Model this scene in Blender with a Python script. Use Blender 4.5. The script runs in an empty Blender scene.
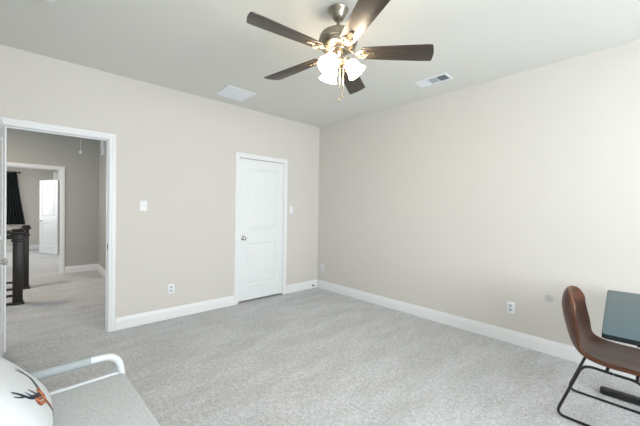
import bpy, bmesh, math, random
from mathutils import Vector, Matrix
random.seed(7)
SC = bpy.context.scene
COL = SC.collection
PI = math.pi

# ------------------------------------------------------------------ camera
YAW, PITCH, ROLL = 0.825549, -0.0108888, 0.0147760
CAM_H, FPX = 1.33162, 308.827
cam_data = bpy.data.cameras.new('camera')
cam = bpy.data.objects.new('camera', cam_data)
COL.objects.link(cam)
cam_data.sensor_fit = 'HORIZONTAL'
cam_data.sensor_width = 36.0
cam_data.lens = 36.0 * FPX / 640.0
cam_data.clip_start = 0.02
F = Vector((math.cos(YAW)*math.cos(PITCH), math.sin(YAW)*math.cos(PITCH), math.sin(PITCH)))
R0 = Vector((math.sin(YAW), -math.cos(YAW), 0.0))
U0 = R0.cross(F)
RR = R0*math.cos(ROLL) + U0*math.sin(ROLL)
UU = -R0*math.sin(ROLL) + U0*math.cos(ROLL)
M4 = Matrix(((RR.x, UU.x, -F.x, 0), (RR.y, UU.y, -F.y, 0), (RR.z, UU.z, -F.z, CAM_H), (0, 0, 0, 1)))
cam.matrix_world = M4
SC.camera = cam

# ------------------------------------------------------------------ world, light, exposure
SC.view_settings.view_transform = 'Standard'
SC.view_settings.look = 'None'
SC.view_settings.gamma = 1.0
SC.view_settings.use_curve_mapping = False
SC.view_settings.exposure = 0.0
SC.cycles.max_bounces = 10
SC.cycles.diffuse_bounces = 6
SC.cycles.sample_clamp_indirect = 6.0
world = bpy.data.worlds.new('sky')
SC.world = world
world.use_nodes = True
world.node_tree.nodes['Background'].inputs[0].default_value = (0.80, 0.90, 1.0, 1)
world.node_tree.nodes['Background'].inputs[1].default_value = 1.0


def area_light(name, loc, direction, sx, sy, power, color):
    l = bpy.data.lights.new(name, 'AREA')
    l.shape = 'RECTANGLE'
    l.size, l.size_y = sx, sy
    l.energy = power
    l.color = color
    o = bpy.data.objects.new(name, l)
    COL.objects.link(o)
    o.location = loc
    o.rotation_euler = Vector(direction).to_track_quat('-Z', 'Z').to_euler()
    return o


FAR_Y = 12.85
# daylight through the two windows behind the camera (bedroom) and the far room window, plus added fills
area_light('daylight_desk_window', (2.15, -2.22, 1.50), (0, 1, 0), 1.70, 1.50, 100, (0.93, 0.97, 1.0))
area_light('daylight_chaise_window', (0.25, -2.22, 1.50), (0, 1, 0), 1.70, 1.50, 100, (0.93, 0.97, 1.0))
area_light('stair_side_fill', (-3.25, 6.0, 1.55), (1, 0, 0), 1.6, 1.7, 36, (0.95, 0.97, 1.0))  # added fill from the stair side to light the hall, no known window
area_light('daylight_far_room_window', (-1.40, FAR_Y + 0.16, 1.55), (0, -1, 0), 1.1, 1.4, 36, (0.96, 0.98, 1.0))
area_light('far_room_fill', (-0.7, 10.2, 2.735), (0, 0, -1), 0.5, 0.5, 34, (1.0, 0.96, 0.92))  # added fill to brighten the far room's back wall, no lamp built
area_light('hall_ceiling_light', (-0.9, 6.4, 2.735), (0, 0, -1), 0.3, 0.3, 30, (1.0, 0.80, 0.60))

# ------------------------------------------------------------------ materials


def new_mat(name, color=(0.8, 0.8, 0.8), rough=0.5, metal=0.0, spec=0.5):
    m = bpy.data.materials.new(name)
    m.use_nodes = True
    b = m.node_tree.nodes['Principled BSDF']
    b.inputs['Base Color'].default_value = (*color, 1)
    b.inputs['Roughness'].default_value = rough
    b.inputs['Metallic'].default_value = metal
    b.inputs['Specular IOR Level'].default_value = spec
    return m


def nodes_of(m):
    return m.node_tree.nodes, m.node_tree.links, m.node_tree.nodes['Principled BSDF']


def coords(m, scale=(1, 1, 1), kind='Object'):
    n, l, b = nodes_of(m)
    tc = n.new('ShaderNodeTexCoord')
    mp = n.new('ShaderNodeMapping')
    mp.inputs['Scale'].default_value = scale
    l.new(tc.outputs[kind], mp.inputs['Vector'])
    return mp.outputs['Vector']


def add_bump(m, vec, scale, strength, dist, detail=3.0, prev=None):
    n, l, b = nodes_of(m)
    t = n.new('ShaderNodeTexNoise')
    t.inputs['Scale'].default_value = scale
    t.inputs['Detail'].default_value = detail
    l.new(vec, t.inputs['Vector'])
    bp = n.new('ShaderNodeBump')
    bp.inputs['Strength'].default_value = strength
    bp.inputs['Distance'].default_value = dist
    l.new(t.outputs['Fac'], bp.inputs['Height'])
    if prev is not None:
        l.new(prev, bp.inputs['Normal'])
    l.new(bp.outputs['Normal'], b.inputs['Normal'])
    return bp.outputs['Normal']


def noise_color(m, vec, scale, c0, c1, p0=0.3, p1=0.7, detail=4.0, rough=0.5):
    n, l, b = nodes_of(m)
    t = n.new('ShaderNodeTexNoise')
    t.inputs['Scale'].default_value = scale
    t.inputs['Detail'].default_value = detail
    t.inputs['Roughness'].default_value = rough
    l.new(vec, t.inputs['Vector'])
    r = n.new('ShaderNodeValToRGB')
    r.color_ramp.elements[0].position = p0
    r.color_ramp.elements[0].color = (*c0, 1)
    r.color_ramp.elements[1].position = p1
    r.color_ramp.elements[1].color = (*c1, 1)
    l.new(t.outputs['Fac'], r.inputs['Fac'])
    return r.outputs['Color']


def mix_col(m, a, b_, fac=1.0, mode='MULTIPLY'):
    n, l, _ = nodes_of(m)
    x = n.new('ShaderNodeMix')
    x.data_type = 'RGBA'
    x.blend_type = mode
    x.inputs['Factor'].default_value = fac
    l.new(a, x.inputs['A'])
    l.new(b_, x.inputs['B'])
    return x.outputs['Result']


def set_base(m, out):
    n, l, b = nodes_of(m)
    l.new(out, b.inputs['Base Color'])


def paint(name, color, rough, bump=0.08, scale=260):
    m = new_mat(name, color, rough, 0, 0.35)
    v = coords(m)
    add_bump(m, v, scale, bump, 0.002)
    return m


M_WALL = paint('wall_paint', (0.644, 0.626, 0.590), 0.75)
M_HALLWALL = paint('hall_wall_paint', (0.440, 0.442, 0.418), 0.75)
M_CEIL = paint('ceiling_paint', (0.705, 0.720, 0.690), 0.85, 0.15, 120)
M_TRIM = paint('white_trim_paint', (0.800, 0.815, 0.830), 0.38, 0.02, 90)
M_DOOR = paint('white_door_paint', (0.790, 0.825, 0.840), 0.35, 0.03, 120)

M_CARPET = new_mat('grey_carpet', (0.4, 0.4, 0.4), 0.95, 0, 0.1)
_v = coords(M_CARPET)
_c1 = noise_color(M_CARPET, _v, 75, (0.455, 0.465, 0.475), (0.895, 0.91, 0.925), 0.30, 0.70, 4, 0.7)
_vs = coords(M_CARPET, (0.8, 2.2, 1.0))
_c2 = noise_color(M_CARPET, _vs, 2.2, (0.89, 0.89, 0.88), (1.04, 1.04, 1.05), 0.38, 0.60, 5, 0.62)
_vm = coords(M_CARPET, (1.5, 1.0, 1.0))
_c3 = noise_color(M_CARPET, _vm, 26, (0.88, 0.88, 0.88), (1.08, 1.08, 1.08), 0.35, 0.65, 3)
set_base(M_CARPET, mix_col(M_CARPET, mix_col(M_CARPET, _c1, _c2), _c3))
_n = add_bump(M_CARPET, _v, 230, 0.9, 0.012, 2)
add_bump(M_CARPET, _v, 40, 0.35, 0.02, 2, _n)
M_CARPET.node_tree.nodes['Principled BSDF'].inputs['Sheen Weight'].default_value = 0.15

M_NICKEL = new_mat('brushed_nickel', (0.31, 0.285, 0.235), 0.28, 1.0)
_v = coords(M_NICKEL, (1, 1, 40))
add_bump(M_NICKEL, _v, 30, 0.06, 0.001)
M_BRASS = new_mat('polished_champagne_metal', (0.50, 0.41, 0.29), 0.25, 1.0)
M_CHROME = new_mat('satin_chrome', (0.62, 0.62, 0.62), 0.22, 1.0)
M_CLOSETSHADE = new_mat('closet_shade_black', (0.02, 0.022, 0.025), 0.9)  # near-black colour standing in for shade inside the closet

M_BLADE = new_mat('weathered_walnut', (0.10, 0.07, 0.05), 0.36, 0, 0.5)
_v = coords(M_BLADE, (2.0, 34.0, 6.0))
set_base(M_BLADE, noise_color(M_BLADE, _v, 3.0, (0.018, 0.0145, 0.012), (0.070, 0.056, 0.044), 0.30, 0.72, 6, 0.65))
add_bump(M_BLADE, _v, 4.0, 0.10, 0.002)

M_SHADE = new_mat('lit_frosted_glass', (0.95, 0.93, 0.90), 0.35)
_b = M_SHADE.node_tree.nodes['Principled BSDF']
_b.inputs['Emission Color'].default_value = (1.0, 0.80, 0.58, 1)
_b.inputs['Emission Strength'].default_value = 32.0
M_BULB = new_mat('lit_bulb', (1, 1, 1), 0.4)
_b = M_BULB.node_tree.nodes['Principled BSDF']
_b.inputs['Emission Color'].default_value = (1.0, 0.84, 0.64, 1)
_b.inputs['Emission Strength'].default_value = 36.0

M_PLASTIC = new_mat('white_plastic', (0.80, 0.82, 0.85), 0.35)
M_SLOT = new_mat('dark_slot', (0.05, 0.05, 0.055), 0.6)
M_PLATESLOT = new_mat('grey_receptacle', (0.52, 0.55, 0.60), 0.4)
M_VENT = new_mat('white_enamel', (0.78, 0.82, 0.87), 0.40)
M_VENTDARK = new_mat('duct_shadow_grey', (0.13, 0.15, 0.17), 0.7)
M_VENTMID = new_mat('duct_shade_pale', (0.55, 0.60, 0.66), 0.6)  # pale shade behind the vent slats, put into the backing colour

M_BLACKWOOD = new_mat('espresso_wood', (0.014, 0.011, 0.010), 0.40, 0, 0.4)
_v = coords(M_BLACKWOOD, (30, 30, 2))
set_base(M_BLACKWOOD, noise_color(M_BLACKWOOD, _v, 3, (0.008, 0.007, 0.006), (0.026, 0.020, 0.017)))
M_CURTAIN = new_mat('charcoal_curtain', (0.026, 0.030, 0.035), 0.9, 0, 0.2)
_v = coords(M_CURTAIN)
add_bump(M_CURTAIN, _v, 180, 0.3, 0.002)

M_LEATHER = new_mat('brown_leather', (0.13, 0.05, 0.025), 0.42, 0, 0.5)
_v = coords(M_LEATHER)
set_base(M_LEATHER, noise_color(M_LEATHER, _v, 9, (0.062, 0.025, 0.015), (0.115, 0.045, 0.026), 0.3, 0.7, 6))
M_LEATHER.node_tree.nodes['Principled BSDF'].inputs['Roughness'].default_value = 0.33
add_bump(M_LEATHER, _v, 120, 0.25, 0.002)
M_TANEDGE = new_mat('tan_leather_edge', (0.118, 0.043, 0.018), 0.42)
M_BLACKSTEEL = new_mat('black_powder_steel', (0.010, 0.010, 0.012), 0.42)
M_DESK = new_mat('slate_teal_desktop', (0.052, 0.106, 0.130), 0.40, 0, 0.5)
_v = coords(M_DESK)
add_bump(M_DESK, _v, 300, 0.05, 0.001)
M_DESKEDGE = new_mat('black_desk_edge', (0.006, 0.009, 0.011), 0.6, 0, 0.3)

M_TUBE = new_mat('white_powder_steel', (0.66, 0.70, 0.73), 0.32)
M_FOAM = new_mat('grey_foam_sleeve', (0.36, 0.40, 0.42), 0.8)
M_FABRIC = new_mat('grey_woven_fabric', (0.40, 0.42, 0.425), 0.95, 0, 0.1)
_v = coords(M_FABRIC, (1, 2.2, 1))
set_base(M_FABRIC, noise_color(M_FABRIC, _v, 85, (0.465, 0.495, 0.51), (0.67, 0.70, 0.715), 0.3, 0.7, 4))
add_bump(M_FABRIC, _v, 170, 0.4, 0.003)
M_PILLOW = new_mat('white_cotton', (0.62, 0.655, 0.675), 0.85, 0, 0.15)
_v = coords(M_PILLOW)
_n = add_bump(M_PILLOW, _v, 7, 0.35, 0.02)
add_bump(M_PILLOW, _v, 300, 0.15, 0.001, 2, _n)
M_INK = new_mat('navy_ink', (0.016, 0.022, 0.045), 0.8)
M_ORANGE = new_mat('orange_ink', (0.55, 0.13, 0.04), 0.8)
_v = coords(M_ORANGE)
set_base(M_ORANGE, noise_color(M_ORANGE, _v, 55, (0.10, 0.03, 0.02), (0.66, 0.20, 0.08), 0.34, 0.55, 3))
M_CORD = new_mat('cord_white', (0.75, 0.75, 0.72), 0.6)

# ------------------------------------------------------------------ mesh helpers


def finish(name, bm, mats, parent=None, smooth=True, angle=35, loc=None):
    bmesh.ops.remove_doubles(bm, verts=bm.verts, dist=1e-6)
    bmesh.ops.recalc_face_normals(bm, faces=bm.faces)
    me = bpy.data.meshes.new(name)
    bm.to_mesh(me)
    bm.free()
    if not isinstance(mats, (list, tuple)):
        mats = [mats]
    for m in mats:
        me.materials.append(m)
    if smooth:
        me.polygons.foreach_set('use_smooth', [True]*len(me.polygons))
        me.set_sharp_from_angle(angle=math.radians(angle))
    o = bpy.data.objects.new(name, me)
    COL.objects.link(o)
    if parent is not None:
        o.parent = parent
    if loc is not None:
        o.location = loc
    return o


def thing(name, label, cat, loc=(0, 0, 0), rotz=0.0, group=None):
    o = bpy.data.objects.new(name, None)
    o.empty_display_size = 0.1
    COL.objects.link(o)
    o.location = loc
    o.rotation_euler = (0, 0, rotz)
    o['label'] = label
    o['category'] = cat
    if group:
        o['group'] = group
    return o


def tag(o, label, cat, group=None):
    o['label'] = label
    o['category'] = cat
    if group:
        o['group'] = group
    return o


def struct(o, label, cat):
    o['kind'] = 'structure'
    o['label'] = label
    o['category'] = cat
    return o


def box(bm, x0, x1, y0, y1, z0, z1, bevel=0.0, seg=2, mat=0, mtx=None):
    ps = [(x0, y0, z0), (x1, y0, z0), (x1, y1, z0), (x0, y1, z0), (x0, y0, z1), (x1, y0, z1), (x1, y1, z1), (x0, y1, z1)]
    vs = [bm.verts.new(p) for p in ps]
    fs = [bm.faces.new([vs[i] for i in q]) for q in
          ((3, 2, 1, 0), (4, 5, 6, 7), (0, 1, 5, 4), (1, 2, 6, 5), (2, 3, 7, 6), (3, 0, 4, 7))]
    for f in fs:
        f.material_index = mat
    if bevel > 0:
        es = list({e for f in fs for e in f.edges})
        r = bmesh.ops.bevel(bm, geom=es, offset=bevel, segments=seg, profile=0.5, affect='EDGES')
        vs = list({v for f in r['faces'] for v in f.verts} | {v for v in vs if v.is_valid})
        for f in r['faces']:
            f.material_index = mat
    if mtx is not None:
        allv = set()
        stack = [v for v in vs if v.is_valid]
        while stack:
            v = stack.pop()
            if v in allv:
                continue
            allv.add(v)
            for e in v.link_edges:
                stack.append(e.other_vert(v))
        bmesh.ops.transform(bm, matrix=mtx, verts=list(allv))


def lathe(bm, prof, seg=32, mtx=None, mat=0, caps=False):
    rings = []
    for r, z in prof:
        if r < 1e-6:
            rings.append([bm.verts.new((0, 0, z))])
        else:
            rings.append([bm.verts.new((r*math.cos(2*PI*k/seg), r*math.sin(2*PI*k/seg), z)) for k in range(seg)])
    for a, b in zip(rings[:-1], rings[1:]):
        for k in range(seg):
            k2 = (k+1) % seg
            if len(a) == 1 and len(b) == 1:
                continue
            if len(a) == 1:
                f = bm.faces.new((a[0], b[k2], b[k]))
            elif len(b) == 1:
                f = bm.faces.new((a[k], a[k2], b[0]))
            else:
                f = bm.faces.new((a[k], a[k2], b[k2], b[k]))
            f.material_index = mat
    if mtx is not None:
        bmesh.ops.transform(bm, matrix=mtx, verts=[v for r in rings for v in r])


def smooth_path(pts, n=8, closed=False):
    P = [Vector(p) for p in pts]
    out = []
    N = len(P)
    rng = range(N if closed else N-1)
    for i in rng:
        p1, p2 = P[i], P[(i+1) % N]
        p0 = P[(i-1) % N] if (closed or i > 0) else p1
        p3 = P[(i+2) % N] if (closed or i+2 < N) else p2
        for k in range(n):
            t = k/n
            out.append(0.5*((2*p1) + (p2-p0)*t + (2*p0-5*p1+4*p2-p3)*t*t + (3*p1-p0-3*p2+p3)*t**3))
    if not closed:
        out.append(P[-1])
    return out


def round_corners(pts, rad, n=7):
    P = [Vector(p) for p in pts]
    out = [P[0]]
    for i in range(1, len(P)-1):
        a, b, c = P[i-1], P[i], P[i+1]
        d1, d2 = (a-b).normalized(), (c-b).normalized()
        r = min(rad, (a-b).length*0.49, (c-b).length*0.49)
        s, e = b+d1*r, b+d2*r
        for k in range(n+1):
            t = k/n
            out.append(s*(1-t)**2 + b*2*t*(1-t) + e*t*t)
    out.append(P[-1])
    return out


def tube(bm, pts, rad, seg=10, closed=False, mat=0, flat=1.0, flat_axis=None):
    P = [Vector(p) for p in pts]
    n = len(P)
    radf = rad if callable(rad) else (lambda t: rad)
    rings = []
    prev = None
    for i in range(n):
        if closed:
            t = (P[(i+1) % n]-P[i-1]).normalized()
        else:
            t = (P[min(i+1, n-1)]-P[max(i-1, 0)]).normalized()
        if prev is None:
            h = Vector((0, 0, 1)) if abs(t.z) < 0.9 else Vector((1, 0, 0))
            if flat_axis is not None:
                h = Vector(flat_axis)
            u = (h - t*h.dot(t)).normalized()
        else:
            u = (prev - t*prev.dot(t)).normalized()
            if flat_axis is not None:
                h = Vector(flat_axis)
                u = (h - t*h.dot(t)).normalized()
        prev = u
        w = t.cross(u)
        r = radf(i/(n-1))
        rings.append([bm.verts.new(P[i] + u*(r*flat*math.cos(2*PI*k/seg)) + w*(r*math.sin(2*PI*k/seg))) for k in range(seg)])
    pairs = list(zip(rings[:-1], rings[1:]))
    if closed:
        pairs.append((rings[-1], rings[0]))
    for a, b in pairs:
        for k in range(seg):
            f = bm.faces.new((a[k], a[(k+1) % seg], b[(k+1) % seg], b[k]))
            f.material_index = mat
    if not closed:
        bm.faces.new(rings[0]).material_index = mat
        bm.faces.new(rings[-1]).material_index = mat


def prism(bm, poly, z0, z1, mat=0, bevel=0.0):
    a = [bm.verts.new((x, y, z0)) for x, y in poly]
    b = [bm.verts.new((x, y, z1)) for x, y in poly]
    n = len(poly)
    fs = [bm.faces.new(a), bm.faces.new(b)]
    for k in range(n):
        fs.append(bm.faces.new((a[k], a[(k+1) % n], b[(k+1) % n], b[k])))
    for f in fs:
        f.material_index = mat
    if bevel > 0:
        es = list(set(fs[0].edges) | set(fs[1].edges))
        bmesh.ops.bevel(bm, geom=es, offset=bevel, segments=2, profile=0.5, affect='EDGES')


# ------------------------------------------------------------------ room shell
DX, DY, H = 3.579, 3.921, 2.74        # right wall, door wall, ceiling
NY = -2.00                            # window wall behind the camera
WX = -0.72                            # wall the chaise stands against
HY = 7.90                             # far hall wall
HX = 0.98                             # right hall wall
FY = FAR_Y                            # far room's back wall
TW = 0.115                            # wall thickness
BD0, BD1, DH = -0.205, 0.575, 2.045   # bedroom doorway
CD0, CD1 = 2.082, 2.846               # closet doorway
FD0, FD1, FDH = -0.46, 0.372, 2.04    # far room doorway


def boxes(name, lst, mat, label, cat, bevel=0.0):
    bm = bmesh.new()
    for b in lst:
        box(bm, *b, bevel=bevel)
    return struct(finish(name, bm, mat, smooth=False), label, cat)


boxes('floor', [(-3.4, 4.6, NY-0.2, 13.2, -0.12, 0.0)], M_CARPET, 'grey cut-pile carpet across bedroom, hall and far room', 'floor')
boxes('ceiling', [(WX-0.12, DX+0.12, NY-0.12, DY+0.06, H, H+0.12)], M_CEIL, 'pale grey painted bedroom ceiling', 'ceiling')
boxes('ceiling_hall', [(-3.4, DX+0.12, DY+0.06, 13.2, H, H+0.12)], M_CEIL, 'hall ceiling seen past the open doorway', 'ceiling')
boxes('wall_left', [(WX-0.12, BD0, DY, DY+TW, 0, H), (BD0, BD1, DY, DY+TW, DH, H), (BD1, CD0, DY, DY+TW, 0, H),
                    (CD0, CD1, DY, DY+TW, DH, H), (CD1, DX+0.12, DY, DY+TW, 0, H)], M_WALL,
      'warm off-white wall with the open doorway and the closet door', 'wall')
boxes('wall_right', [(DX, DX+0.12, NY-0.12, DY, 0, H)], M_WALL, 'bare off-white wall on the right behind the desk', 'wall')
W1, W2, WZ0, WZ1 = (1.30, 3.00), (-0.60, 1.10), 0.75, 2.25
boxes('wall_front', [(WX-0.12, W2[0], NY-0.12, NY, 0, H), (W2[0], W2[1], NY-0.12, NY, 0, WZ0), (W2[0], W2[1], NY-0.12, NY, WZ1, H),
                     (W2[1], W1[0], NY-0.12, NY, 0, H), (W1[0], W1[1], NY-0.12, NY, 0, WZ0), (W1[0], W1[1], NY-0.12, NY, WZ1, H),
                     (W1[1], DX, NY-0.12, NY, 0, H)], M_WALL, 'off-white window wall behind the camera', 'wall')
boxes('wall_back', [(WX-0.12, WX, NY, DY, 0, H)], M_WALL, 'off-white wall behind the grey chaise', 'wall')
for i, (a, b) in enumerate((W1, W2)):
    bm = bmesh.new()
    y0, y1 = NY-0.09, NY-0.03
    box(bm, a, a+0.05, y0, y1, WZ0, WZ1)
    box(bm, b-0.05, b, y0, y1, WZ0, WZ1)
    box(bm, a+0.05, b-0.05, y0, y1, WZ0, WZ0+0.05)
    box(bm, a+0.05, b-0.05, y0, y1, WZ1-0.05, WZ1)
    box(bm, a+0.05, b-0.05, y0, y1, 1.48, 1.52)
    struct(finish('window_%d' % (i+1), bm, M_TRIM, smooth=False),
           ('white window frame beside the desk' if i == 0 else 'white window frame nearer the chaise'), 'window')

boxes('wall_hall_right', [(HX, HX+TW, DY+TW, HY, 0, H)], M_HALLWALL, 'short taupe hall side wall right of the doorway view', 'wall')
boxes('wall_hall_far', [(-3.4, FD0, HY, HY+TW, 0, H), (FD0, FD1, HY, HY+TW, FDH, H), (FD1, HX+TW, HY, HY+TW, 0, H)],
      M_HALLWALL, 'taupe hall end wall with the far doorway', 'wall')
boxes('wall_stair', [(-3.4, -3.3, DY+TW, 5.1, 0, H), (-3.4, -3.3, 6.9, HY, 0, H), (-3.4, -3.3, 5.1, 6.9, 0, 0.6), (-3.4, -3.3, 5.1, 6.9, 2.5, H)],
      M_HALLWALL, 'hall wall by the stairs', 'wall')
boxes('wall_far_back', [(-2.6, -1.95, FY, FY+0.1, 0, H), (-1.95, -0.85, FY, FY+0.1, 0, 0.85), (-1.95, -0.85, FY, FY+0.1, 2.25, H), (-0.85, 1.4, FY, FY+0.1, 0, H)], M_WALL, 'pale back wall of the far room', 'wall')
boxes('wall_far_right', [(0.49, 0.60, HY+TW, 10.15, 0, H), (0.49, 0.60, 10.15, 10.90, 2.05, H), (0.49, 0.60, 10.90, FY, 0, H), (1.3, 1.4, 9.6, 11.5, 0, H)], M_WALL, 'side wall of the far room behind its white doors', 'wall')
boxes('wall_far_left', [(-2.6, -2.5, HY+TW, FY, 0, H)],
      M_WALL, 'left side wall of the far room', 'wall')

# ---- trim: casings (mitred profile swept round an opening) and baseboards
CAS = [(0.0, 0.0), (0.0, 0.010), (0.006, 0.013), (0.022, 0.013), (0.026, 0.017), (0.050, 0.019), (0.058, 0.017), (0.0635, 0.009), (0.0635, 0.0)]


def casing(name, x0, x1, zt, ywall, sgn, label, jamb=None):
    bm = bmesh.new()
    rows = []
    for u, v in CAS:
        y = ywall + sgn*v
        rows.append([bm.verts.new(p) for p in ((x0-u, y, 0.0), (x0-u, y, zt+u), (x1+u, y, zt+u), (x1+u, y, 0.0))])
    n = len(rows)
    for i in range(n):
        a, b = rows[i], rows[(i+1) % n]
        for k in range(3):
            bm.faces.new((a[k], a[k+1], b[k+1], b[k]))
    bm.faces.new([r[0] for r in rows])
    bm.faces.new([r[3] for r in rows])
    if jamb:
        ya, yb = jamb
        t = 0.004
        box(bm, x0-0.001, x0+t, ya, yb, 0, zt)
        box(bm, x1-t, x1+0.001, ya, yb, 0, zt)
        box(bm, x0+t, x1-t, ya, yb, zt-t, zt+0.001)
        ys = ya + 0.045
        s = 0.014                                     # door stop strip
        box(bm, x0+t, x0+s, ys, ys+0.035, 0, zt-t)
        box(bm, x1-s, x1-t, ys, ys+0.035, 0, zt-t)
        box(bm, x0+s, x1-s, ys, ys+0.035, zt-s, zt-t)
    return struct(finish(name, bm, M_TRIM, angle=20), label, 'door casing')


tr1 = casing('trim_1', BD0, BD1, DH, DY, -1, 'white casing and jamb round the open bedroom doorway', (DY-0.001, DY+TW))
tr2 = casing('trim_2', CD0, CD1, DH, DY, -1, 'white casing round the closed closet door', (DY-0.001, DY+TW))
tr3 = casing('trim_3', FD0, FD1, FDH, HY, -1, 'white casing of the far doorway across the hall', (HY-0.001, HY+TW))
bm = bmesh.new()
box(bm, 0.392, 0.49, 12.02, 12.06, 0, 2.325, 0.004, 1)
struct(finish('trim_4', bm, M_TRIM), 'tall white trim board standing out behind the far room door', 'trim')
bm = bmesh.new()
box(bm, BD1-0.0065, BD1-0.004, DY+0.012, DY+0.040, 0.875, 0.935, 0.001, 1)
box(bm, BD1-0.0075, BD1-0.0060, DY+0.018, DY+0.034, 0.890, 0.920)
finish('strike_plate', bm, M_SLOT, tr1)['label'] = 'dark metal strike plate'

BASE = [(0.0, 0.0), (0.015, 0.0), (0.015, 0.088), (0.013, 0.093), (0.0125, 0.101), (0.010, 0.107), (0.0085, 0.116), (0.006, 0.124), (0.0045, 0.130), (0.0, 0.130)]


def baseboard(name, runs, label):
    """runs: (p, q, n) wall line ends and inward normal; profile swept straight, ends mitred where asked"""
    bm = bmesh.new()
    for p, q, nrm, m0, m1 in runs:
        p, q, nrm = Vector(p), Vector(q), Vector(nrm)
        d = (q-p).normalized()
        rows = []
        for u, z in BASE:
            a = p + nrm*u + d*(u*m0)
            b = q + nrm*u - d*(u*m1)
            rows.append((bm.verts.new((a.x, a.y, z)), bm.verts.new((b.x, b.y, z))))
        n = len(rows)
        for i in range(n):
            a, b = rows[i], rows[(i+1) % n]
            bm.faces.new((a[0], a[1], b[1], b[0]))
        bm.faces.new([r[0] for r in rows])
        bm.faces.new([r[1] for r in rows])
    return struct(finish(name, bm, M_TRIM, angle=18), label, 'baseboard')


cw = 0.0635
baseboard('baseboard_left', [((WX, DY), (BD0-cw, DY), (0, -1), 1, 0), ((BD1+cw, DY), (CD0-cw, DY), (0, -1), 0, 0), ((CD1+cw, DY), (DX, DY), (0, -1), 0, 1)],
          'white baseboard along the wall with the doors')
baseboard('baseboard_right', [((DX, NY), (DX, DY), (-1, 0), 1, 1)], 'long white baseboard along the bare right wall')
baseboard('baseboard_back', [((WX, NY), (WX, DY), (1, 0), 1, 1)], 'white baseboard behind the chaise')
baseboard('baseboard_hall', [((FD1+cw, HY), (HX, HY), (0, -1), 0, 1), ((HX, DY+TW), (HX, HY), (-1, 0), 0, 1)], 'white baseboard at the end of the hall')
baseboard('baseboard_far', [((-2.5, FY), (0.49, FY), (0, -1), 1, 1), ((0.49, 11.0), (0.49, FY), (-1, 0), 0, 1)], 'white baseboard in the far room')

# ---- panelled doors: x from hinge to latch edge, faces at y = 0 (front) and y = T


def door_leaf(name, w, h, label, knob_sides=(-1,), z0=0.012, T=0.035, hinge_side=-1, hinges=True):
    bm = bmesh.new()
    rects = [(0.125, w-0.125, 1.04, h-0.125), (0.125, w-0.125, 0.235, 0.835)]
    xs = [0, 0.125, w-0.125, w]
    zs = [z0, 0.235, 0.835, 1.04, h-0.125, h]
    for yf, s in ((0.0, 1), (T, -1)):
        for i in range(3):
            for j in range(5):
                x0, x1, za, zb = xs[i], xs[i+1], zs[j], zs[j+1]
                if i == 1 and j in (1, 3):
                    steps = [(0, 0), (0.009, 0.012), (0.020, 0.013), (0.034, 0.003), (0.040, 0.0025)]
                    prev = None
                    for ins, dep in steps:
                        ring = [bm.verts.new((a, yf+s*dep, b)) for a, b in
                                ((x0+ins, za+ins), (x1-ins, za+ins), (x1-ins, zb-ins), (x0+ins, zb-ins))]
                        if prev:
                            for k in range(4):
                                bm.faces.new((prev[k], prev[(k+1) % 4], ring[(k+1) % 4], ring[k]))
                        prev = ring
                    bm.faces.new(prev)
                else:
                    bm.faces.new([bm.verts.new((a, yf, b)) for a, b in ((x0, za), (x1, za), (x1, zb), (x0, zb))])
    for x in (0, w):
        for j in range(5):
            bm.faces.new([bm.verts.new(p) for p in ((x, 0, zs[j]), (x, T, zs[j]), (x, T, zs[j+1]), (x, 0, zs[j+1]))])
    for z in (z0, h):
        for i in range(3):
            bm.faces.new([bm.verts.new(p) for p in ((xs[i], 0, z), (xs[i+1], 0, z), (xs[i+1], T, z), (xs[i], T, z))])
    d = struct(finish(name, bm, M_DOOR, angle=12), label, 'door')
    for s in knob_sides:                       # -1: on the y=0 face, +1: on the y=T face
        kb = bmesh.new()
        rot = Matrix.Translation((w-0.062, 0 if s < 0 else T, 0.915)) @ Matrix.Rotation(PI/2 if s < 0 else -PI/2, 4, 'X')
        lathe(kb, [(0, 0), (0.032, 0), (0.032, 0.004), (0.027, 0.009), (0.012, 0.012), (0.011, 0.028), (0.020, 0.034),
                   (0.027, 0.044), (0.027, 0.053), (0.020, 0.062), (0.008, 0.066), (0, 0.066)], 24, rot)
        finish('door_knob', kb, M_CHROME, d)['label'] = 'satin metal door knob'
    if hinges:
        for z in (0.22, 1.02, 1.83):
            hb = bmesh.new()
            yy = -0.004 if hinge_side < 0 else T+0.004
            lathe(hb, [(0, z-0.045), (0.006, z-0.045), (0.006, z+0.045), (0, z+0.045)], 10, Matrix.Translation((-0.002, yy, 0)))
            finish('hinge', hb, M_VENT, d)
    return d


d1 = door_leaf('door_1', 0.752, 2.035, 'white panelled bedroom door standing open at the left edge', (-1, 1), hinge_side=-1)
# closed leaf would run +x with its room face at y=0; swing it open about the left jamb
d1.location = (BD0-0.031, DY-0.006, 0)
d1.rotation_euler = (0, 0, math.radians(-90.9))
d2 = door_leaf('door_2', CD1-CD0-0.014, 2.034, 'white two-panel closet door, closed, near the room corner', (-1,), z0=0.026, hinge_side=-1)
d2.location = (CD1-0.007, DY+0.004, 0)
d2.scale = (-1, 1, 1)
d3 = door_leaf('door_3', 0.74, 2.03, 'white far room entry door swung open behind its jamb, only its knob showing', (-1, 1), hinges=False)
d3.location = (FD1+0.032, HY+TW+0.012, 0)
d3.rotation_euler = (0, 0, math.radians(86.5))
d4 = door_leaf('door_4', 0.82, 2.03, 'white panelled door ajar deep inside the far room', (-1, 1), hinges=False)
d4.location = (0.475, 10.88, 0)
d4.rotation_euler = (0, 0, math.radians(115.5))
# near-black panel: closet shade put into its colour, showing under the closed door
boxes('closet_shade_panel', [(CD0-0.1, CD1+0.1, DY+TW+0.02, DY+TW+0.05, 0, H)], M_CLOSETSHADE, 'near-black panel standing in for the closet shade behind the closed door', 'wall')

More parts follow.
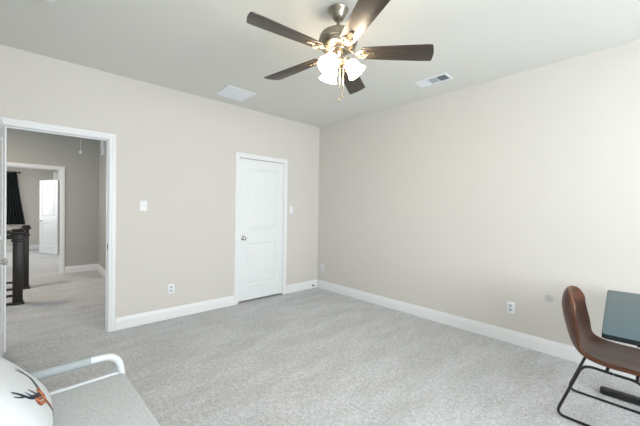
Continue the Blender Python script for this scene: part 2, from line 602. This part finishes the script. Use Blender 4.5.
# ------------------------------------------------------------------ ceiling fan
FX, FYC = 1.563, 1.533
fan = thing('ceiling_fan', 'five-blade brushed nickel ceiling fan with three lit bell shades', 'ceiling fan', (FX, FYC, H))


def lz(name, prof, mat, parent, seg=40, mtx=None):
    b = bmesh.new()
    lathe(b, prof, seg, mtx)
    return finish(name, b, mat, parent, angle=30)


lz('canopy', [(0, 0), (0.068, 0), (0.070, -0.006), (0.068, -0.012), (0.062, -0.018), (0.047, -0.050), (0.038, -0.066), (0.030, -0.074), (0, -0.074)], M_NICKEL, fan)
lz('downrod', [(0, -0.07), (0.0125, -0.07), (0.0125, -0.136), (0.022, -0.138), (0.026, -0.154), (0, -0.154)], M_NICKEL, fan, 20)
lz('motor_housing', [(0, -0.150), (0.035, -0.151), (0.060, -0.154), (0.098, -0.164), (0.122, -0.180), (0.131, -0.198), (0.132, -0.216), (0.136, -0.220),
                     (0.136, -0.234), (0.132, -0.238), (0.129, -0.254), (0.118, -0.270), (0.096, -0.281), (0.060, -0.286), (0, -0.286)], M_NICKEL, fan, 48)
lz('flywheel', [(0, -0.282), (0.062, -0.282), (0.066, -0.286), (0.062, -0.294), (0.044, -0.298), (0, -0.298)], M_NICKEL, fan, 40)
lz('switch_housing', [(0, -0.294), (0.034, -0.294), (0.038, -0.302), (0.034, -0.322), (0.026, -0.334), (0.024, -0.344), (0.034, -0.350), (0.034, -0.360),
                      (0.024, -0.374), (0.014, -0.386), (0.010, -0.398), (0.006, -0.404), (0, -0.404)], M_BRASS, fan, 32)
BL_Z = -0.306
# the blade ring hangs a little off level, its far side lower
SAG = Matrix.Translation((0, 0, -0.28)) @ Matrix.Rotation(math.radians(-2.3), 4, Vector((math.cos(math.radians(-28)), math.sin(math.radians(-28)), 0))) @ Matrix.Translation((0, 0, 0.28))
for k in range(5):
    az = math.radians(172.4 - 72*k)
    rot = SAG @ Matrix.Rotation(az, 4, 'Z')
    tilt = Matrix.Translation((0, 0, BL_Z)) @ Matrix.Rotation(math.radians(-12), 4, 'X')
    # iron: arm from the flywheel, scroll loop, plate under the blade root
    b = bmesh.new()
    arm = smooth_path([(0.074, 0, -0.285), (0.095, 0, -0.290), (0.114, 0, -0.300), (0.132, 0, -0.310)], 6)
    tube(b, arm, 0.0075, 8)
    lp = [(0.128, 0.0, 0), (0.140, 0.022, 0), (0.165, 0.034, 0), (0.190, 0.028, 0), (0.205, 0.0, 0), (0.190, -0.028, 0), (0.165, -0.034, 0), (0.140, -0.022, 0)]
    lp = [tilt @ Vector((x, y, -0.008)) for x, y, z in lp]
    tube(b, smooth_path(lp, 5, True), 0.0060, 8, True)
    sc_ = [tilt @ Vector((x, y, -0.008)) for x, y in ((0.128, 0), (0.150, 0.010), (0.172, 0.012), (0.186, 0.0), (0.172, -0.012), (0.150, -0.010))]
    tube(b, smooth_path(sc_, 5, True), 0.0042, 8, True)
    box(b, 0.196, 0.262, -0.016, 0.016, -0.0105, -0.0055, 0.002, 1, mtx=tilt)
    bmesh.ops.transform(b, matrix=rot, verts=b.verts)
    iron = finish('blade_iron', b, M_BRASS, fan)
    for sx in (0.215, 0.245):
        s = bmesh.new()
        lathe(s, [(0, -0.0145), (0.005, -0.0135), (0.006, -0.0105), (0, -0.0105)], 10, rot @ tilt @ Matrix.Translation((sx, 0, 0)))
        finish('screw', s, M_BRASS, iron)
    # blade
    b = bmesh.new()
    r0, r1 = 0.160, 0.670
    outl = [(r0, -0.050), (r0+0.02, -0.055), (0.40, -0.067), (0.60, -0.076), (0.634, -0.077), (0.641, -0.075), (0.646, -0.068), (0.661, -0.030), (r1, 0.0), (0.675, 0.040),
            (0.676, 0.068), (0.673, 0.075), (0.665, 0.077), (0.60, 0.076), (0.40, 0.067), (r0+0.02, 0.055), (r0, 0.050)]
    prism(b, outl, -0.0035, 0.0035, bevel=0.0015)
    bl = finish('blade', b, M_BLADE, fan, angle=30)
    bl.matrix_local = rot @ tilt
# light kit: three arms and bell shades
for azd in (-48, 75, -164):
    rot = Matrix.Rotation(math.radians(azd), 4, 'Z')
    b = bmesh.new()
    tube(b, smooth_path([(0.030, 0, -0.350), (0.046, 0, -0.344), (0.060, 0, -0.350), (0.068, 0, -0.362)], 6), 0.0085, 10)
    m = Matrix.Translation((0.064, 0, -0.354)) @ Matrix.Rotation(math.radians(180-38), 4, 'Y')
    lathe(b, [(0, -0.004), (0.020, -0.004), (0.026, 0.002), (0.028, 0.022), (0.024, 0.024), (0, 0.024)], 24, m)
    bmesh.ops.transform(b, matrix=rot, verts=b.verts)
    arm = finish('light_arm', b, M_BRASS, fan)
    b = bmesh.new()
    pr = [(0.022, 0.018), (0.032, 0.024), (0.044, 0.036), (0.049, 0.055), (0.050, 0.075), (0.053, 0.092), (0.060, 0.108), (0.069, 0.120),
          (0.066, 0.121), (0.057, 0.108), (0.050, 0.092), (0.047, 0.075), (0.046, 0.055), (0.041, 0.038), (0.030, 0.027), (0.020, 0.022)]
    lathe(b, pr, 36, rot @ m)
    sh = finish('lamp_shade', b, M_SHADE, fan, angle=50)
    b = bmesh.new()
    lathe(b, [(0, 0.022), (0.012, 0.024), (0.013, 0.040), (0.020, 0.055), (0.026, 0.072), (0.024, 0.088), (0.014, 0.099), (0, 0.103)], 20, rot @ m)
    finish('bulb', b, M_BULB, sh, angle=60)
for dx, dy, zl in ((0.010, -0.012, -0.640), (0.030, -0.028, -0.618)):
    b = bmesh.new()
    tube(b, [(dx*0.8, dy*0.8, -0.345), (dx, dy, -0.40), (dx, dy, zl+0.03)], 0.0016, 6)
    ch = finish('pull_chain', b, M_BRASS, fan)
    lz('chain_fob', [(0, zl+0.032), (0.003, zl+0.030), (0.0045, zl+0.016), (0.0075, zl+0.006), (0.006, zl), (0, zl-0.001)], M_BRASS, ch, 12, Matrix.Translation((dx, dy, 0)))

# ------------------------------------------------------------------ ceiling vents and detector
v1 = thing('ceiling_vent', 'square white slatted return vent in the ceiling by the door wall', 'vent', (1.803, 3.510, H))
b = bmesh.new()
s = 0.185
box(b, -s, s, -s, -s+0.030, -0.010, 0, 0.003, 1); box(b, -s, s, s-0.030, s, -0.010, 0, 0.003, 1)
box(b, -s, -s+0.030, -s+0.030, s-0.030, -0.010, 0, 0.003, 1); box(b, s-0.030, s, -s+0.030, s-0.030, -0.010, 0, 0.003, 1)
box(b, -0.006, 0.006, -s+0.03, s-0.03, -0.009, -0.001)
finish('frame', b, M_VENT, v1, smooth=False)
b = bmesh.new()
box(b, -s+0.03, s-0.03, -s+0.03, s-0.03, -0.0012, -0.0002)
finish('backing', b, M_VENTMID, v1, smooth=False)
for k in range(15):
    b = bmesh.new()
    y = -s+0.042 + k*(2*s-0.084)/14
    box(b, -s+0.03, s-0.03, -0.0095, 0.0095, -0.0008, 0.0008, mtx=Matrix.Translation((0, y, -0.0058)) @ Matrix.Rotation(math.radians(-24), 4, 'X'))
    finish('slat', b, M_VENT, v1, smooth=False)

v2 = thing('ceiling_vent', 'small oblong ceiling register with one louver end toned dark as shade near the right wall', 'vent', (3.138, 1.640, H))
b = bmesh.new()
hx, hy = 0.090, 0.178
box(b, -hx, -hx+0.024, -hy, hy, -0.010, 0, 0.003, 1); box(b, hx-0.024, hx, -hy, hy, -0.010, 0, 0.003, 1)
box(b, -hx+0.024, hx-0.024, -hy, -hy+0.024, -0.010, 0, 0.003, 1); box(b, -hx+0.024, hx-0.024, hy-0.024, hy, -0.010, 0, 0.003, 1)
ysp = [-hy+0.024, -0.055, 0.045, hy-0.024]
for yy in ysp[1:3]:
    box(b, -hx+0.024, hx-0.024, yy-0.005, yy+0.005, -0.009, -0.001)
finish('frame', b, M_VENT, v2, smooth=False)
for (ya, yb), mm in zip(zip(ysp[:-1], ysp[1:]), (M_VENTDARK, M_VENTMID, M_VENT)):  # dark, mid and white backings paint in the shade of each louver direction
    b = bmesh.new()
    box(b, -hx+0.024, hx-0.024, ya, yb, -0.0012, -0.0002)
    o_ = finish('backing', b, mm, v2, smooth=False)
    if mm is M_VENTDARK:
        o_['label'] = 'backing toned dark for the shade behind the louvers'
for (ya, yb), ang in zip(zip(ysp[:-1], ysp[1:]), (62, 35, -18)):
    n = 6
    for k in range(n):
        b = bmesh.new()
        y = ya + (yb-ya)*(k+0.5)/n
        w = 0.006 if ang != -18 else 0.0085
        box(b, -hx+0.024, hx-0.024, -w, w, -0.0006, 0.0006, mtx=Matrix.Translation((0, y, -0.0055)) @ Matrix.Rotation(math.radians(ang*0.9), 4, 'X'))
        finish('slat', b, M_VENT if ang != 62 else M_PLATESLOT, v2, smooth=False)  # greyer slats add to the painted shade at the dark end

sd = thing('smoke_detector', 'round white smoke detector on the ceiling at the top left', 'smoke detector', (0.044, 2.752, H))
lz('base', [(0, 0), (0.062, 0), (0.064, -0.006), (0.060, -0.012), (0, -0.012)], M_PLASTIC, sd)
lz('cover', [(0, -0.012), (0.056, -0.012), (0.057, -0.022), (0.050, -0.034), (0.034, -0.040), (0, -0.041)], M_PLASTIC, sd)

# ------------------------------------------------------------------ switches, outlets (built in the XZ plane facing -y)


def wall_plate(name, label, cat, loc, rotz, kind, group):
    t = thing(name, label, cat, loc, rotz, group)
    b = bmesh.new()
    box(b, -0.036, 0.036, -0.006, 0, -0.058, 0.058, 0.003, 2)
    finish('wall_plate', b, M_PLASTIC, t)
    if kind == 'switch':
        b = bmesh.new()
        box(b, -0.0165, 0.0165, -0.0095, -0.0055, -0.033, 0.033, 0.0015, 1,
            mtx=Matrix.Translation((0, 0, 0)) @ Matrix.Rotation(math.radians(3), 4, 'X'))
        finish('rocker', b, M_PLASTIC, t)
        for z in (-0.048, 0.048):
            b = bmesh.new()
            lathe(b, [(0, 0), (0.003, 0), (0.002, 0.0012), (0, 0.0014)], 8, Matrix.Translation((0, -0.006, z)) @ Matrix.Rotation(PI/2, 4, 'X'))
            finish('screw', b, M_PLATESLOT, t)
    else:
        for z in (-0.021, 0.021):
            b = bmesh.new()
            poly = [(0.017*math.cos(a), 0.0145*max(-0.85, min(0.85, math.sin(a)))) for a in [2*PI*k/24 for k in range(24)]]
            prism(b, poly, 0, 0.003)
            bmesh.ops.transform(b, matrix=Matrix.Translation((0, -0.006, z)) @ Matrix.Rotation(PI/2, 4, 'X'), verts=b.verts)
            r_ = finish('receptacle', b, M_PLATESLOT, t, smooth=False)
            b = bmesh.new()
            for sx in (-0.0065, 0.0065):
                box(b, sx-0.001, sx+0.001, -0.0096, -0.0088, z-0.004, z+0.006)
            lathe(b, [(0, 0), (0.0024, 0), (0.0024, 0.0008), (0, 0.0008)], 8, Matrix.Translation((0, -0.0088, z-0.009)) @ Matrix.Rotation(PI/2, 4, 'X'))
            finish('slots', b, M_SLOT, r_, smooth=False)
        b = bmesh.new()
        lathe(b, [(0, 0), (0.003, 0), (0.002, 0.0012), (0, 0.0014)], 8, Matrix.Translation((0, -0.006, 0)) @ Matrix.Rotation(PI/2, 4, 'X'))
        finish('screw', b, M_PLATESLOT, t)
    return t


wall_plate('light_switch', 'white light switch between the open doorway and the closet door', 'light switch', (0.901, DY, 1.345), 0, 'switch', 'wall switches')
wall_plate('light_switch', 'white light switch between the closet door and the corner', 'light switch', (2.990, DY, 1.320), 0, 'switch', 'wall switches')
wall_plate('electrical_outlet', 'white outlet low on the wall left of the closet door', 'outlet', (1.203, DY, 0.356), 0, 'outlet', 'wall outlets')
wall_plate('electrical_outlet', 'white outlet low on the right wall close to the corner', 'outlet', (DX, 3.800, 0.350), -PI/2, 'outlet', 'wall outlets')
wall_plate('electrical_outlet', 'white outlet low on the right wall beside the chair', 'outlet', (DX, 0.980, 0.360), -PI/2, 'outlet', 'wall outlets')

ds = thing('door_stop', 'small metal door stop on the baseboard near the corner', 'door stop', (3.458, DY-0.015, 0.050))
rm = Matrix.Rotation(PI/2, 4, 'X')
lz('base', [(0, 0), (0.012, 0), (0.012, 0.004), (0, 0.004)], M_SLOT, ds, 16, rm)
lz('stem', [(0, 0.004), (0.005, 0.004), (0.005, 0.022), (0, 0.022)], M_CHROME, ds, 12, rm)
lz('tip', [(0, 0.020), (0.011, 0.020), (0.013, 0.030), (0.008, 0.036), (0, 0.036)], M_SLOT, ds, 14, rm)

bm = bmesh.new()
lathe(bm, [(0, 0), (0.034, 0), (0.034, 0.0008), (0.032, 0.0014), (0, 0.0014)], 20, Matrix.Translation((DX, 0.664, 0.525)) @ Matrix.Rotation(-PI/2, 4, 'Y'))
M_SPOT = paint('faint_grey_spot', (0.500, 0.505, 0.485), 0.75)  # round disc slightly greyer than the wall
tag(finish('wall_spot', bm, M_SPOT), 'faint round grey spot on the right wall just left of the chair back', 'wall cap')

# ------------------------------------------------------------------ leather chair (local: +y is the back, x the width; rotated 0: faces -y)
ch = thing('desk_chair', 'brown leather shell chair on black sled base at the desk', 'chair', (2.765, 0.20, 0))


def shell_point(s, t):
    """s 0..1 front lip to back top, t -1..1 across"""
    prof = [(-0.270, 0.392, 0.218), (-0.255, 0.404, 0.226), (-0.150, 0.404, 0.230), (-0.030, 0.402, 0.232), (0.070, 0.406, 0.232), (0.125, 0.432, 0.230),
            (0.160, 0.482, 0.226), (0.185, 0.555, 0.220), (0.205, 0.636, 0.211), (0.216, 0.706, 0.200), (0.214, 0.755, 0.180), (0.208, 0.786, 0.144), (0.200, 0.802, 0.084)]
    n = len(prof)-1
    x = s*n
    i = min(int(x), n-1)
    f = x-i
    P = [Vector(prof[max(0, min(n, i+k))]) for k in (-1, 0, 1, 2)]
    c = 0.5*((2*P[1]) + (P[2]-P[0])*f + (2*P[0]-5*P[1]+4*P[2]-P[3])*f*f + (3*P[1]-P[0]-3*P[2]+P[3])*f**3)
    y, z, w = c
    a = abs(t)
    curl = max(0.0, (a-0.25)/0.75)**2.0
    # bend direction: up on the seat, forward on the back
    k = min(1.0, max(0.0, (s-0.22)/0.46))
    k = k*k*(3-2*k)
    amp = 0.014*(1-k) + 0.072*k + 0.10*k*(1-k)
    if s < 0.2:
        amp *= 0.35 + 0.65*s/0.2
    top = max(0.0, (s-0.78)/0.22)
    amp *= 1-0.85*top
    return Vector((w*t*(1-0.03*curl), y - amp*curl*k, z + amp*curl*(1-k)))


NS, NT = 40, 20
bm = bmesh.new()
g = [[bm.verts.new(shell_point(i/NS, -1+2*j/NT)) for j in range(NT+1)] for i in range(NS+1)]
for i in range(NS):
    for j in range(NT):
        bm.faces.new((g[i][j], g[i][j+1], g[i+1][j+1], g[i+1][j]))
seat = finish('seat_shell', bm, [M_LEATHER, M_TANEDGE], ch, angle=80)
sol = seat.modifiers.new('thickness', 'SOLIDIFY')
sol.thickness = 0.026
sol.offset = 0.0
sol.material_offset_rim = 1
bv = seat.modifiers.new('round', 'BEVEL')
bv.width = 0.008
bv.segments = 3
bv.limit_method = 'ANGLE'
bv.angle_limit = math.radians(50)
# piping bead round the rim
rim = [shell_point(i/NS, -1) for i in range(NS+1)] + [shell_point(1, -1+2*j/NT) for j in range(1, NT)] + [shell_point(1-i/NS, 1) for i in range(NS+1)] \
    + [shell_point(0, 1-2*j/NT) for j in range(1, NT)]
bm = bmesh.new()
tube(bm, rim, 0.0105, 8, True)
finish('rim_piping', bm, M_TANEDGE, ch)['label'] = 'lighter tan rim piping'
for sx in (-0.225, 0.2):
    b = bmesh.new()
    loop = [(sx, 0.090, 0.382), (sx, 0.222, 0.008), (sx, -0.255, 0.008), (sx, -0.175, 0.372)]
    m0 = (sx, -0.05, 0.374)
    tube(b, round_corners([m0, *loop, (sx, -0.052, 0.374)], 0.055, 8), 0.0085, 10)
    finish('sled_leg', b, M_BLACKSTEEL, ch)
for yy in (-0.02, -0.15):
    b = bmesh.new()
    tube(b, [(-0.225, yy, 0.374), (0.2, yy, 0.374)], 0.0085, 10)
    for sx in (-0.07, 0.07):
        lathe(b, [(0, 0), (0.014, 0), (0.014, 0.016), (0, 0.016)], 12, Matrix.Translation((sx, yy, 0.372)))
    finish('crossbar', b, M_BLACKSTEEL, ch)

# ------------------------------------------------------------------ desk with its end towards the chair's back
dk = thing('desk', 'slate-teal topped desk with black edge and black steel feet', 'desk', (2.695, -0.121, 0), math.radians(3.3))
bm = bmesh.new()
w2, d2_ = 0.612, 0.325
def rrect(hx, hy, r, n=5):
    out = []
    for cx, cy, a0 in ((hx-r, hy-r, 0), (-hx+r, hy-r, 90), (-hx+r, -hy+r, 180), (hx-r, -hy+r, 270)):
        for k in range(n+1):
            a = math.radians(a0+90*k/n)
            out.append((cx+r*math.cos(a), cy+r*math.sin(a)))
    return out
prism(bm, rrect(w2, d2_, 0.020), 0.716, 0.738, bevel=0.002)
finish('edge_band', bm, M_DESKEDGE, dk, angle=25)['label'] = 'black desktop edge'
bm = bmesh.new()
prism(bm, rrect(w2-0.002, d2_-0.002, 0.019), 0.7375, 0.7405, bevel=0.001)
finish('desktop', bm, M_DESK, dk, angle=25)['label'] = 'slate teal desktop surface'
for sx in (-0.52, 0.43):
    bm = bmesh.new()
    box(bm, sx-0.035, sx+0.035, -0.030, 0.030, 0.05, 0.69, 0.004, 2)
    col_ = finish('column', bm, M_BLACKSTEEL, dk)
    bm = bmesh.new()
    box(bm, sx-0.03, sx+0.03, -0.27, 0.20, 0.690, 0.714, 0.004, 2)
    finish('top_bracket', bm, M_BLACKSTEEL, dk)
    bm = bmesh.new()
    pts = [(-0.036, -0.33), (-0.030, -0.345), (-0.015, -0.352), (0.015, -0.352), (0.030, -0.345), (0.036, -0.33), (0.036, 0.32), (0.031, 0.342), (0.016, 0.352), (-0.016, 0.352), (-0.031, 0.342), (-0.036, 0.32)]
    prism(bm, [(sx+a, b_) for a, b_ in pts], 0.003, 0.042, bevel=0.010)
    finish('foot', bm, M_BLACKSTEEL, dk, angle=50)

# ------------------------------------------------------------------ grey chaise with white tube arms
cz = thing('chaise', 'grey fabric chaise with white tubular arms in the bottom left corner', 'chaise', (0.034, 1.560, 0), math.radians(2.6))
YA = 0.46
bm = bmesh.new()
box(bm, -0.42, 0.362, -YA+0.02, YA-0.02, 0.275, 0.402, 0.020, 3)
sc = finish('seat_cushion', bm, M_FABRIC, cz, angle=60)
bm = bmesh.new()
box(bm, -0.10, 0.10, -YA+0.03, YA-0.03, -0.40, 0.02, 0.03, 3, mtx=Matrix.Translation((-0.47, 0, 0.80)) @ Matrix.Rotation(math.radians(-12), 4, 'Y'))
finish('backrest', bm, M_FABRIC, cz, angle=60)
for s in (-1, 1):
    y = s*YA
    bm = bmesh.new()
    tube(bm, round_corners([(-0.44, y, 0.505), (0.336, y, 0.505), (0.364, y, 0.27), (0.355, y, 0.02)], 0.085, 10), 0.0185, 14)
    at = finish('arm_tube', bm, M_TUBE, cz)
    bm = bmesh.new()
    tube(bm, [(-0.40, y, 0.505), (0.208, y, 0.505)], 0.0225, 14)
    finish('arm_sleeve', bm, M_FOAM, at)['label'] = 'grey foam sleeve on the armrest'
    bm = bmesh.new()
    tube(bm, [(-0.44, y, 0.392), (0.345, y, 0.392)], 0.0125, 12)
    finish('side_rail', bm, M_TUBE, cz)
    bm = bmesh.new()
    tube(bm, [(-0.42, y, 0.50), (-0.44, y, 0.25), (-0.45, y, 0.008)], 0.0165, 12)
    finish('rear_leg', bm, M_TUBE, cz)
bm = bmesh.new()
for xx in (0.34, -0.43):
    bm = bmesh.new()
    tube(bm, [(xx, -YA, 0.262), (xx, YA, 0.262)], 0.0125, 12)
    finish('cross_rail', bm, M_TUBE, cz)

# pillow (local: u across width = world -y..+y, v up the pillow, w out of its face)
PW, PH, PT = 0.235, 0.225, 0.085
PC = Vector((-0.100, 1.665, 0.600))
lean = math.radians(40)
pu = Vector((0.0, -1.0, 0.0))
pv = Vector((-math.sin(lean), 0.0, math.cos(lean)))
pn = Vector((math.cos(lean), 0.0, math.sin(lean)))
PMAT = Matrix(((pu.x, pv.x, pn.x, 0), (pu.y, pv.y, pn.y, 0), (pu.z, pv.z, pn.z, 0), (0, 0, 0, 1)))
pil = thing('throw_pillow', 'plump white throw pillow printed with dark antlers, on the grey chaise', 'pillow', PC)


def pil_pt(u, v, side, off=0.0):
    e = (1-abs(u)**2.6)*(1-abs(v)**2.6)
    th = PT*max(e, 0.0)**0.50
    k = 1-0.07*(1-abs(v)**2)*abs(u)**3
    k2 = 1-0.07*(1-abs(u)**2)*abs(v)**3
    return PMAT @ Vector((PW*u*k, PH*v*k2, side*(th+off)))


bm = bmesh.new()
N = 30
for side in (1, -1):
    gg = [[bm.verts.new(pil_pt(math.sin(PI/2*(-1+2*i/N)), math.sin(PI/2*(-1+2*j/N)), side)) for j in range(N+1)] for i in range(N+1)]
    for i in range(N):
        for j in range(N):
            bm.faces.new((gg[i][j], gg[i+1][j], gg[i+1][j+1], gg[i][j+1]))
finish('cover', bm, M_PILLOW, pil, angle=80)


def ribbon(bm, pts, wid, mat):
    P = smooth_path([(u, v, 0) for u, v in pts], 7)
    n = len(P)
    prev = None
    for i in range(n):
        t = (P[min(i+1, n-1)]-P[max(i-1, 0)]).normalized()
        nr = Vector((-t.y, t.x, 0))
        f = i/(n-1)
        w = wid*(1-0.75*f)
        a, c, b_ = P[i]+nr*w, P[i], P[i]-nr*w
        cur = [bm.verts.new(pil_pt(q.x, q.y, 1, 0.0016)) for q in (a, c, b_)]
        if prev:
            for k in range(2):
                fc = bm.faces.new((prev[k], prev[k+1], cur[k+1], cur[k]))
                fc.material_index = mat
        prev = cur


bm = bmesh.new()
ribbon(bm, [(0.04, -0.38), (-0.10, -0.27), (-0.23, -0.13), (-0.22, 0.03), (-0.15, 0.15)], 0.038, 0)
ribbon(bm, [(-0.21, -0.06), (-0.28, 0.04), (-0.27, 0.14)], 0.020, 0)
ribbon(bm, [(0.14, -0.38), (0.30, -0.30), (0.46, -0.20), (0.52, -0.02), (0.58, 0.12)], 0.049, 0)
ribbon(bm, [(0.24, -0.33), (0.26, -0.22), (0.28, -0.12)], 0.029, 0)
ribbon(bm, [(0.38, -0.25), (0.40, -0.17), (0.40, -0.08)], 0.029, 0)
ribbon(bm, [(0.50, -0.10), (0.58, -0.04), (0.64, 0.06)], 0.023, 0)
ribbon(bm, [(0.06, -0.30), (0.08, -0.42), (0.18, -0.52), (0.16, -0.68), (0.10, -0.84)], 0.095, 1)
ribbon(bm, [(0.20, -0.38), (0.36, -0.33), (0.43, -0.39), (0.32, -0.46), (0.20, -0.50)], 0.068, 1)
ribbon(bm, [(0.19, -0.62), (0.17, -0.74), (0.11, -0.90)], 0.043, 0)
finish('stag_print', bm, [M_INK, M_ORANGE], pil, angle=80)['label'] = 'dark antlers and orange stag head print'

# ------------------------------------------------------------------ hall: stair railings, cord, chime
def railing(label, x, y, w, group):
    t = thing('stair_railing', label, 'railing', (x, y, 0), 0, group)
    h = w/2
    b = bmesh.new()
    box(b, -h, h, -h, h, 0, 0.945, 0.004, 2)
    box(b, -h-0.014, h+0.014, -h-0.014, h+0.014, 0, 0.030, 0.006, 2)
    box(b, -h-0.013, h+0.013, -h-0.013, h+0.013, 0.845, 0.875, 0.008, 2)
    po = finish('newel_post', b, M_BLACKWOOD, t)
    b = bmesh.new()
    box(b, -h-0.024, h+0.024, -h-0.024, h+0.024, 0.945, 0.985, 0.012, 3)
    box(b, -h-0.012, h+0.012, -h-0.012, h+0.012, 0.980, 1.018, 0.018, 3)
    finish('post_cap', b, M_BLACKWOOD, po)
    b = bmesh.new()
    prof = [(-0.030, 0.900), (-0.024, 0.880), (0.024, 0.880), (0.030, 0.900), (0.030, 0.925), (0.018, 0.940), (-0.018, 0.940), (-0.030, 0.925)]
    a_ = [b.verts.new((-h, p, z)) for p, z in prof]
    c_ = [b.verts.new((-2.6, p, z)) for p, z in prof]
    b.faces.new(a_); b.faces.new(c_)
    for k in range(len(prof)):
        b.faces.new((a_[k], a_[(k+1) % 8], c_[(k+1) % 8], c_[k]))
    finish('handrail', b, M_BLACKWOOD, t)
    for z0, z1, ww in ((0.105, 0.135, 0.018), (0.0, 0.028, 0.030)):
        b = bmesh.new()
        box(b, -2.6, -h, -ww, ww, z0, z1, 0.004, 1)
        finish('bottom_rail', b, M_BLACKWOOD, t)
    k = 0
    xx = -h-0.23
    while xx > -2.55:
        b = bmesh.new()
        box(b, xx-0.008, xx+0.008, -0.008, 0.008, 0.13, 0.885)
        finish('baluster', b, M_BLACKWOOD, t, smooth=False)
        xx -= 0.13
    return t


railing('dark newel post and railing nearest the doorway in the hall', -0.168, 5.80, 0.100, 'stair railings in the hall')
railing('second dark newel post and railing, farther down the hall', -0.108, 6.80, 0.078, 'stair railings in the hall')

pc = thing('attic_pull_cord', 'thin cord with a white ball hanging from the hall ceiling', 'pull cord', (0.53, 6.20, H))
b = bmesh.new()
tube(b, [(0, 0, 0), (0, 0, -0.54)], 0.003, 6)
finish('cord', b, M_CORD, pc)
lz('ball', [(0, -0.53), (0.012, -0.533), (0.020, -0.545), (0.022, -0.556), (0.018, -0.568), (0.008, -0.576), (0, -0.577)], M_PLASTIC, pc, 16)

wc = thing('door_chime', 'pale box high on the hall side wall', 'door chime', (HX, 7.25, 2.46))
b = bmesh.new()
box(b, -0.045, 0, -0.105, 0.105, -0.14, 0.14, 0.008, 2)
finish('cover', b, M_PLASTIC, wc)
b = bmesh.new()
box(b, -0.048, -0.044, -0.08, 0.08, -0.11, -0.04, 0.001, 1)
finish('grille', b, M_PLATESLOT, wc)

# ------------------------------------------------------------------ far room: curtain on a rod
rod = thing('curtain_rod', 'black curtain rod high on the far room wall', 'curtain rod', (-0.60, FY-0.07, 2.30))
b = bmesh.new()
tube(b, [(-1.6, 0, 0), (0.235, 0, 0)], 0.012, 10)
finish('pole', b, M_BLACKSTEEL, rod)
lz('finial', [(0, 0), (0.014, 0.0), (0.022, 0.012), (0.026, 0.026), (0.018, 0.042), (0, 0.048)], M_BLACKSTEEL, rod, 16,
   Matrix.Translation((0.235, 0, 0)) @ Matrix.Rotation(PI/2, 4, 'Y'))
for xx in (-1.5, 0.16):
    b = bmesh.new()
    tube(b, [(xx, 0, 0), (xx, 0.055, 0)], 0.007, 8)
    box(b, xx-0.015, xx+0.015, 0.053, 0.070, -0.03, 0.03)
    finish('bracket', b, M_BLACKSTEEL, rod)
cu = bmesh.new()
NU, NV = 90, 24
rows = []
for j in range(NV+1):
    v = j/NV
    row = []
    for i in range(NU+1):
        u = i/NU
        xl = -0.80 + 0.02*v
        xr = -0.40 + 0.185*v**1.25
        x = xl + (xr-xl)*u
        fold = (0.022 + 0.022*v)*math.sin(u*2*PI*9 + 0.6*math.sin(v*3))
        row.append(cu.verts.new((x, FY-0.075+fold, 2.284 - 1.52*v)))
    rows.append(row)
for j in range(NV):
    for i in range(NU):
        cu.faces.new((rows[j][i], rows[j][i+1], rows[j+1][i+1], rows[j+1][i]))
co = finish('curtain', cu, M_CURTAIN, angle=80)
sm = co.modifiers.new('cloth', 'SOLIDIFY')
sm.thickness = 0.004
tag(co, 'charcoal curtain panel hanging at the left of the far room', 'curtain')
